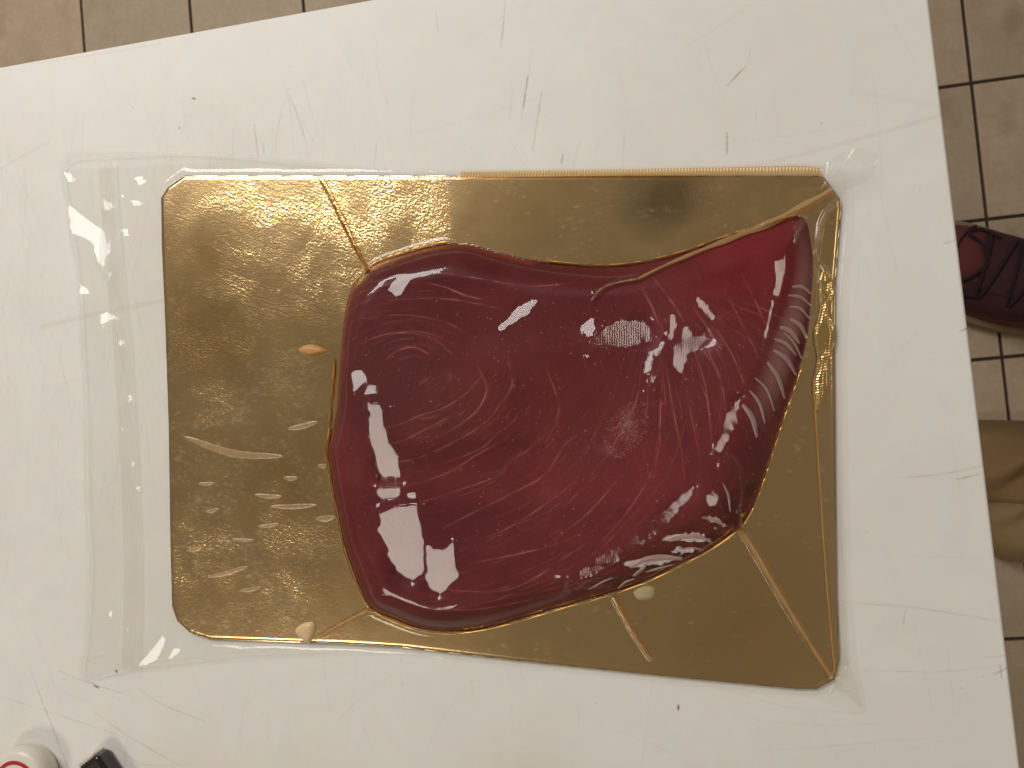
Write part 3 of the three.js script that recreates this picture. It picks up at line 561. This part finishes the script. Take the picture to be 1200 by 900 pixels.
// a band that follows the film along a line, with its own cross profile f(across -1..1, along metres) in metres
function band(name, pts, half, lift, f, mat, h = 0.002, across = 24, n = 240) {
  const line = curve(flat(pts, BASE + h), false, n), pos = [], uv = [], idx = [];
  const W = typeof half === 'function' ? half : () => half;
  let s = 0;
  for (let i = 0; i <= n; i++) {
    const a = line[Math.max(0, i - 1)], b = line[Math.min(n, i + 1)], l = Math.hypot(b[0] - a[0], b[1] - a[1]) || 1, nx = -(b[1] - a[1]) / l, nz = (b[0] - a[0]) / l;
    if (i) s += Math.hypot(line[i][0] - line[i - 1][0], line[i][1] - line[i - 1][1]);
    for (let j = 0; j <= across; j++) {
      const t = j / across * 2 - 1, x = line[i][0] + nx * t * W(i / n), z = line[i][1] + nz * t * W(i / n);
      pos.push(x, BASE + Math.max(heightAt(film, x, z), 0.0007) + lift + f(t, s, i / n), z); uv.push(t * W(i / n) / 0.03, s / 0.03);
    }
  }
  for (let i = 0; i < n; i++) for (let j = 0; j < across; j++) { const a = i * (across + 1) + j; idx.push(a, a + 1, a + across + 1, a + 1, a + across + 2, a + across + 1); }
  const g = new THREE.BufferGeometry(); g.setAttribute('position', new THREE.Float32BufferAttribute(pos, 3)); g.setAttribute('uv', new THREE.Float32BufferAttribute(uv, 2)); g.setIndex(idx); g.computeVertexNormals();
  return mesh(name, g, mat, bag);
}
band('seal_strip', [[124, 192], [128, 260], [135, 340], [143, 420], [147, 500], [151, 580], [154, 660], [153, 730], [151, 782]], 0.0052, 0.0002, (t, s) => 0.00034 * (0.5 + 0.5 * Math.cos(t * 6 * Math.PI * 2 + noise(s * 40, t))) * (1 - t * t) + 0.00006 * noise(s * 300, t * 9), sealMat, 0.001, 72, 300);
band('edge_seam', [[540, 205], [640, 203.5], [720, 202.5], [800, 201], [880, 199.5], [940, 198.5], [962, 201]], 0.0015, 0.0003, (t, s) => 0.00016 * Math.sin(s * 2 * Math.PI / 0.0013) * (1 - t * t), foldMat, 0.002, 8, 900);
band('creased_foil', [[968, 318], [968, 345], [967, 380], [965, 420], [961, 455], [957, 480]], (u) => 0.0034 * (0.3 + 0.7 * Math.sin(Math.PI * (0.08 + 0.86 * u))) * (1 + 0.25 * Math.sin(u * 17)), 0.0001, (t, s) => 0.0006 * (1 - t * t) + 0.00005 * Math.sin((s - t * 0.001) * 2 * Math.PI / 0.0011) * (1 - t * t) + 0.0004 * noise(s * 110, t * 2) + 0.00012 * noise(s * 420, t * 6, 4), foilMat, 0.003, 16, 400);
for (const p of [[[927, 337], [941, 336], [953, 343]], [[922, 347], [939, 348], [953, 357]], [[924, 360], [938, 361], [952, 373]], [[925, 374], [940, 382], [948, 396]], [[917, 390], [930, 401], [942, 420]], [[904, 411], [921, 421], [935, 439]], [[897, 425], [911, 443], [921, 467]], [[882, 443], [897, 457], [908, 482]], [[876, 458], [888, 472], [896, 496]], [[905, 398], [921, 404], [934, 416]], [[912, 384], [926, 389], [938, 402]], [[868, 474], [880, 490], [886, 512]]]) {
  const w = rr(0.00055, 0.0011); band('film_rib', p, (u) => w * (0.25 + 0.75 * Math.sin(Math.PI * (0.12 + 0.8 * u))), 0.00015, (t) => 0.00045 * (1 - t * t), ribMat, 0.007, 8, 40);
}
for (const [p, w] of [[[[738, 664], [756, 656], [780, 654], [800, 657]], 0.0013], [[[742, 676], [752, 668], [757, 662]], 0.0009], [[[784, 634], [804, 629], [822, 631], [834, 637]], 0.0009], [[[798, 645], [812, 644], [826, 647]], 0.0005], [[[756, 672], [775, 667], [790, 664]], 0.0006], [[[822, 606], [836, 609], [850, 617]], 0.0008], [[[724, 692], [733, 684], [744, 680]], 0.0006], [[[690, 690], [705, 682], [718, 676]], 0.0005], [[[846, 565], [853, 580], [856, 600]], 0.0006]])
  band('film_rib', p, (u) => w * (0.2 + 0.8 * Math.sin(Math.PI * (0.1 + 0.8 * u))), 0.00015, (t) => 0.0006 * (1 - t * t), ribMat, 0.009, 8, 40);
band('bag_edge', bagRim, 0.00032, 0.0002, (t) => 0.0004 * (1 - t * t), sealMat, 0.001, 4, 600);
band('edge_seam', [[966, 310], [968, 360], [968, 420], [970, 480], [972, 540], [976, 620], [980, 700], [984, 780]], 0.0036, 0.0003, (t, s) => 0.00016 * Math.sin((s + t * 0.0006) * 2 * Math.PI / 0.0012) * (1 - t * t), milkMat, 0.003, 10, 1000);
for (const [p, w0, w1, mat] of [   // upright folds where the film is gathered
  [[[371, 207], [384, 231], [399, 262], [413, 290], [427, 317]], 0.0004, 0.0006, glintGold], [[[378, 208], [392, 236], [406, 264], [418, 292], [430, 318]], 0.0003, 0.0005, foldMat], [[[432, 716], [400, 732], [364, 752]], 0.0011, 0.0007, foldMat],
  [[[868, 620], [885, 645], [905, 680], [940, 738], [976, 796]], 0.0021, 0.0009, foldMat], [[[719, 700], [730, 722], [745, 748], [763, 776]], 0.0010, 0.0012, foldMat],
  [[[978, 222], [945, 240], [900, 262], [850, 282], [800, 303], [770, 318], [748, 330]], 0.0022, 0.0006, foldMat], [[[748, 330], [722, 335], [706, 342], [694, 356]], 0.0006, 0.0004, foldMat], [[[985, 230], [968, 250], [960, 275], [957, 300], [960, 330]], 0.0018, 0.0008, milkMat],
  [[[850, 530], [862, 545], [867, 570], [866, 600], [868, 620]], 0.0004, 0.0012, milkMat], [[[945, 254], [934, 268], [929, 288]], 0.0022, 0.0008, milkMat], [[[957, 300], [968, 312], [980, 330]], 0.0008, 0.0006, milkMat], [[[955, 445], [962, 560], [970, 680], [980, 790]], 0.0004, 0.0004, foldMat]]) {
  band('fold', p, (u) => (w0 + (w1 - w0) * u) * (0.85 + 0.15 * Math.sin(u * 31 + w0 * 9e4)), 0.00025, (t, s) => 0.0008 * (1 - Math.abs(t)) + 0.0001 * noise(s * 150, t * 2), mat, 0.005, 8, 60);
}
for (const p of [[[433, 714], [460, 728], [490, 739], [520, 743], [545, 742], [580, 736], [620, 725], [660, 713], [700, 702], [735, 691], [765, 679], [795, 664], [825, 649], [850, 633], [866, 620]], [[640, 305], [680, 309], [715, 310], [745, 307], [775, 301], [810, 291], [845, 278], [880, 267], [915, 257], [938, 251]],
  [[433, 714], [419, 690], [409, 665], [401, 640], [395, 610], [389, 580], [384, 550], [381, 527], [384, 510], [386, 480], [389, 450], [391, 420]], [[870, 618], [883, 596], [895, 566], [905, 536], [916, 501], [928, 466], [940, 431]], [[411, 335], [428, 317], [441, 307], [470, 296], [500, 287], [525, 283]]]) {
  band('fillet_glint', p, (u) => 0.00052 * (0.65 + 0.35 * Math.sin(u * 23 + 2 * Math.sin(u * 51))), 0.0002, (t, s) => 0.0005 * (1 - t * t) + 0.00008 * noise(s * 500, t), glintGold, 0.004, 10, 200);  // added gold line for the foil reflected where film meets steak
}
for (const [a, b, w] of [[[215, 512], [331, 535], 0.0015], [[337, 503], [372, 494], 0.0011], [[298, 580], [330, 582], 0.0009], [[316, 594], [371, 592], 0.0010], [[302, 617], [326, 614], 0.0008], [[243, 677], [290, 664], 0.0010], [[272, 632], [297, 633], 0.0007], [[218, 645], [236, 642], 0.0009], [[240, 600], [256, 596], 0.0008], [[370, 608], [392, 606], 0.0012], [[280, 693], [305, 688], 0.0009], [[232, 567], [250, 566], 0.0008], [[332, 560], [348, 560], 0.0009], [[372, 546], [384, 545], 0.0009]]) {
  band('air_pocket', [a, [(a[0] + b[0]) / 2, (a[1] + b[1]) / 2 + (w > 0.0012 ? 8 : 1)], b], (u) => 1.15 * w * (0.15 + 0.85 * Math.sqrt(Math.max(0, Math.sin(Math.PI * u)))), 0.0001, (t, s) => 0.0002 * (1 - t * t) + 0.00005 * noise(s * 700, t * 2), airMat, 0.003, 8, 60);
}
{ // the loose gathered corner of the bag that sticks out past the card
  const tail = (pts, root, name) => {
    const P = flat(pts, BASE + 0.006), R = flat([root], BASE + 0.004)[0], n = 60, line = curve(P, false, n), pos = [], idx = [], M = 24;
    for (let i = 0; i <= n; i++) for (let j = 0; j <= M; j++) { const t = j / M, e = line[i], u = i / n; pos.push(R[0] + (e[0] - R[0]) * t, BASE + 0.0042 + 0.0035 * t * Math.sin(Math.PI * u) + 0.0011 * t * Math.sin(u * 19 + t * 2) + 0.0006 * Math.sin(u * 41), R[1] + (e[1] - R[1]) * t); }
    for (let i = 0; i < n; i++) for (let j = 0; j < M; j++) { const a = i * (M + 1) + j; idx.push(a, a + 1, a + M + 1, a + 1, a + M + 2, a + M + 1); }
    const g = new THREE.BufferGeometry(); g.setAttribute('position', new THREE.Float32BufferAttribute(pos, 3)); g.setIndex(idx); g.computeVertexNormals();
    mesh(name, g, milkMat, bag);
  };
  tail([[955, 200], [978, 184], [1004, 176], [1024, 179], [1029, 187], [1020, 206], [1010, 216], [992, 222], [984, 236]], [966, 218], 'corner_tail');
  tail([[986, 752], [994, 775], [1002, 800], [1008, 826], [990, 812], [968, 812]], [978, 796], 'corner_tail');
}

// ---------------------------------------------------------------- objects cut by the lower left edge
{
  const c = at(17, 919, TOP + 0.012), lid = thing('bottle_cap', 'white round cap with a thin red ring in the lower left corner', 'cap');
  lid.position.set(c.x, TOP, c.z);
  const white = new THREE.MeshPhysicalMaterial({ color: lin(226, 220, 210), roughness: 0.35 }), red = new THREE.MeshPhysicalMaterial({ color: lin(176, 16, 30), roughness: 0.4 });
  mesh('cap_skirt', new THREE.LatheGeometry([[0, 0.0002], [0.0130, 0.0002], [0.0134, 0.001], [0.0150, 0.006]].map((p) => new THREE.Vector2(...p)), 72), white, lid);
  mesh('cap_top', new THREE.LatheGeometry([[0.0149, 0.0055], [0.0152, 0.0085], [0.0144, 0.0106], [0.0125, 0.0115], [0.0104, 0.0117], [0.0085, 0.0117], [0, 0.0117]].map((p) => new THREE.Vector2(...p)), 72), white, lid);
  mesh('red_ring', new THREE.LatheGeometry([[0.0086, 0.0114], [0.0088, 0.0121], [0.0102, 0.0121], [0.0104, 0.0114]].map((p) => new THREE.Vector2(...p)), 72), red, lid);
}
{
  const k = thing('black_box', 'small black glossy block with rounded corners beside the white round cap', 'box');
  const a = at(113, 884, TOP + 0.009), w = 0.013, l = 0.05;
  const ang = -0.92;   // its long side runs down to the right
  k.position.set(a.x, TOP, a.z); k.rotation.y = ang;
  const black = new THREE.MeshPhysicalMaterial({ color: lin(30, 24, 20), roughness: 0.22, clearcoat: 0.6, clearcoatRoughness: 0.1 });
  const g = new RoundedBoxGeometry(l, 0.009, w, 4, 0.0022); g.translate(l / 2, 0.0046, w / 2); mesh('block_body', g, black, k);
  const e = new RoundedBoxGeometry(0.0014, 0.008, w - 0.004, 2, 0.0006); e.translate(-0.0005, 0.0047, w / 2); mesh('end_plate', e, new THREE.MeshPhysicalMaterial({ color: lin(190, 184, 172), roughness: 0.4 }), k);
}

// ---------------------------------------------------------------- on the floor past the right edge of the board
{
  const shoe = thing('shoe', 'maroon lace up shoe with a pale sole on the tiled floor', 'shoe');
  const a = at(1072, 286, 0.05), b = at(1205, 336, 0.05), dir = Math.atan2(b.z - a.z, b.x - a.x);
  shoe.position.set(a.x, 0.0006, a.z); shoe.rotation.y = -dir; shoe.scale.set(1, 1, 1.14);
  const L = 0.29;
  const wid = (s) => 0.054 * Math.pow(Math.sin(Math.PI * clamp(0.06 + 0.9 * Math.pow(s, 0.72), 0, 1)), 0.55) * (1 - 0.20 * smooth(0.45, 1, s)) * smooth(-0.01, 0.03, s) ** 0.3;
  const top = (s) => 0.045 + 0.022 * smooth(0.0, 0.25, s) + 0.045 * smooth(0.28, 0.62, s);
  function loft(f, n = 60, m = 40) { const pos = [], uv = [], idx = []; for (let i = 0; i <= n; i++) for (let j = 0; j <= m; j++) { pos.push(...f(i / n, j / m)); uv.push(i / n * L / 0.05, j / m * 0.2 / 0.05); } for (let i = 0; i < n; i++) for (let j = 0; j < m; j++) { const q = i * (m + 1) + j; idx.push(q, q + 1, q + m + 1, q + 1, q + m + 2, q + m + 1); } const g = new THREE.BufferGeometry(); g.setAttribute('position', new THREE.Float32BufferAttribute(pos, 3)); g.setAttribute('uv', new THREE.Float32BufferAttribute(uv, 2)); g.setIndex(idx); g.computeVertexNormals(); return g; }
  const skin = (s, t, d = 0) => { const q = Math.PI * t, w = wid(s) - 0.002 + d, c = Math.cos(q), u = Math.sin(q); return [0.004 + s * (L - 0.008), 0.018 + (top(s) - 0.018 + d) * Math.pow(u, 0.62), Math.sign(c) * Math.pow(Math.abs(c), 0.75) * w]; };
  const cloth = field(256, 256, (u, v) => 127 + 50 * noise(u * 60, v * 60) + 40 * fbm(u * 8, v * 8, 3));
  const suede = new THREE.MeshPhysicalMaterial({ color: lin(88, 34, 35), roughness: 0.85, bumpMap: cloth, bumpScale: 0.0008, sheen: 0.3 }), dark = new THREE.MeshPhysicalMaterial({ color: lin(56, 18, 28), roughness: 0.85, bumpMap: cloth, bumpScale: 0.0008 });
  const lace = new THREE.MeshStandardMaterial({ color: lin(30, 12, 18), roughness: 0.9 }), sole = new THREE.MeshStandardMaterial({ color: lin(128, 106, 84), roughness: 0.8 });
  mesh('upper', loft((s, t) => skin(s, t)), suede, shoe);
  mesh('sole', loft((s, t) => { const q = 2 * Math.PI * t, w = wid(s) + 0.005, c = Math.cos(q), u = Math.sin(q); return [-0.004 + s * (L + 0.008), 0.0125 + Math.sign(u) * Math.pow(Math.abs(u), 0.3) * 0.0125, Math.sign(c) * Math.pow(Math.abs(c), 0.3) * w]; }), sole, shoe);
  mesh('tongue', loft((s, t) => { const S = 0.30 + 0.34 * s; return skin(S, 0.36 + 0.28 * t, 0.003); }, 20, 12), dark, shoe);
  for (const k of [0, 1]) mesh('eyelet_flap', loft((s, t) => { const S = 0.26 + 0.42 * s, T = k ? 0.60 + 0.30 * t : 0.10 + 0.30 * t; return skin(S, T, 0.0028 - 0.002 * Math.abs(2 * t - 1)); }, 24, 14), dark, shoe);
  mesh('toe_seam', new THREE.TubeGeometry(new THREE.CatmullRomCurve3(Array.from({ length: 15 }, (_, i) => new THREE.Vector3(...skin(0.20 - 0.07 * Math.sin(Math.PI * i / 14) + 0.03, 0.06 + 0.88 * i / 14, 0.001)))), 60, 0.0018, 6), lace, shoe);
  for (let k = 0; k < 6; k++) {
    const S = 0.30 + 0.06 * k, pts = [0.3, 0.4, 0.5, 0.6, 0.7].map((t, i) => new THREE.Vector3(...skin(S + (i - 2) * 0.012 * (k % 2 ? 1 : -1), t, 0.006)));
    mesh('lace', new THREE.TubeGeometry(new THREE.CatmullRomCurve3(pts), 24, 0.0021, 8), lace, shoe);
  }
  for (const s of [-1, 1]) mesh('lace', new THREE.TubeGeometry(new THREE.CatmullRomCurve3([[0.31, 0.5], [0.25, 0.5 + s * 0.1], [0.18, 0.5 + s * 0.17], [0.22, 0.5 + s * 0.24], [0.32, 0.5 + s * 0.2]].map(([S, t]) => new THREE.Vector3(...skin(S, t, 0.005)))), 40, 0.0019, 8), lace, shoe);
}
{
  const cloth = thing('folded_cloth', 'crumpled tan cloth lying on the tiles below the maroon shoe', 'cloth');
  const c = at(1222, 580, 0.06);
  cloth.position.set(c.x, 0, c.z);
  const weave = field(256, 256, (u, v) => 127 + 40 * Math.sin(u * 400) + 40 * Math.sin(v * 400) + 30 * noise(u * 20, v * 20));
  const tan = new THREE.MeshPhysicalMaterial({ color: lin(126, 100, 68), roughness: 0.95, bumpMap: weave, bumpScale: 0.0003, sheen: 0.3 });
  const tan2 = new THREE.MeshPhysicalMaterial({ color: lin(140, 117, 84), roughness: 0.95, bumpMap: weave, bumpScale: 0.0003, sheen: 0.3 });
  const lump = (name, x, z, rx, rz, h, ph, mat) => {
    const pos = [], uv = [], idx = [], n = 64, m = 24;
    for (let j = 0; j <= m; j++) for (let i = 0; i <= n; i++) {
      const a = i / n * 2 * Math.PI, r = j / m, q = 1 + 0.10 * Math.sin(a * 2 + ph) + 0.05 * Math.sin(a * 5 + ph * 2), X = Math.cos(a) * r * rx * q, Z = Math.sin(a) * r * rz * q;
      const fold = 0.012 * Math.sin((X * 0.6 + Z) * 95 + 1.5 * Math.sin(X * 30) + ph) * (1 - r * r);
      pos.push(x + X, Math.max(0.002, h * Math.pow(1 - r ** 3.2, 0.6) + fold * smooth(1, 0.8, r)), z + Z); uv.push(X / 0.1, Z / 0.1);
    }
    for (let j = 0; j < m; j++) for (let i = 0; i < n; i++) { const k = j * (n + 1) + i; idx.push(k, k + 1, k + n + 1, k + 1, k + n + 2, k + n + 1); }
    const g = new THREE.BufferGeometry(); g.setAttribute('position', new THREE.Float32BufferAttribute(pos, 3)); g.setAttribute('uv', new THREE.Float32BufferAttribute(uv, 2)); g.setIndex(idx); g.computeVertexNormals();
    mesh(name, g, mat, cloth);
  };
  lump('upper_fold', -0.002, -0.030, 0.112, 0.074, 0.080, 0.4, tan);
  lump('lower_fold', 0.016, 0.036, 0.086, 0.070, 0.074, 2.1, tan2);
  lump('hem_fold', 0.062, 0.010, 0.055, 0.080, 0.092, 1.2, tan);
}

// ---------------------------------------------------------------- the lamps overhead
for (const L of LAMPS) {
  const glow = new THREE.MeshStandardMaterial({ color: lin(235, 235, 230), emissive: new THREE.Color(...L.tint), emissiveIntensity: 1.5, roughness: 0.6 }), rimMat = new THREE.MeshStandardMaterial({ color: lin(220, 220, 216), roughness: 0.5 });
  const t = thing('ceiling_lamp', L.label, 'lamp', 'square lamp panels overhead'), S = L.s; t.position.set(L.x, TOP + L.h, L.z);
  mesh('diffuser', new THREE.BoxGeometry(S - 0.03, 0.008, S - 0.03), glow, t);
  const bar = (w, l, x, z) => { const g = new THREE.BoxGeometry(w, 0.03, l); g.translate(x, 0.006, z); return g; };
  mesh('frame', mergeGeometries([bar(S, 0.014, 0, S / 2 - 0.007), bar(S, 0.014, 0, -S / 2 + 0.007), bar(0.014, S - 0.029, S / 2 - 0.007, 0), bar(0.014, S - 0.029, -S / 2 + 0.007, 0)]), rimMat, t);
}
renderer.render(scene, camera);
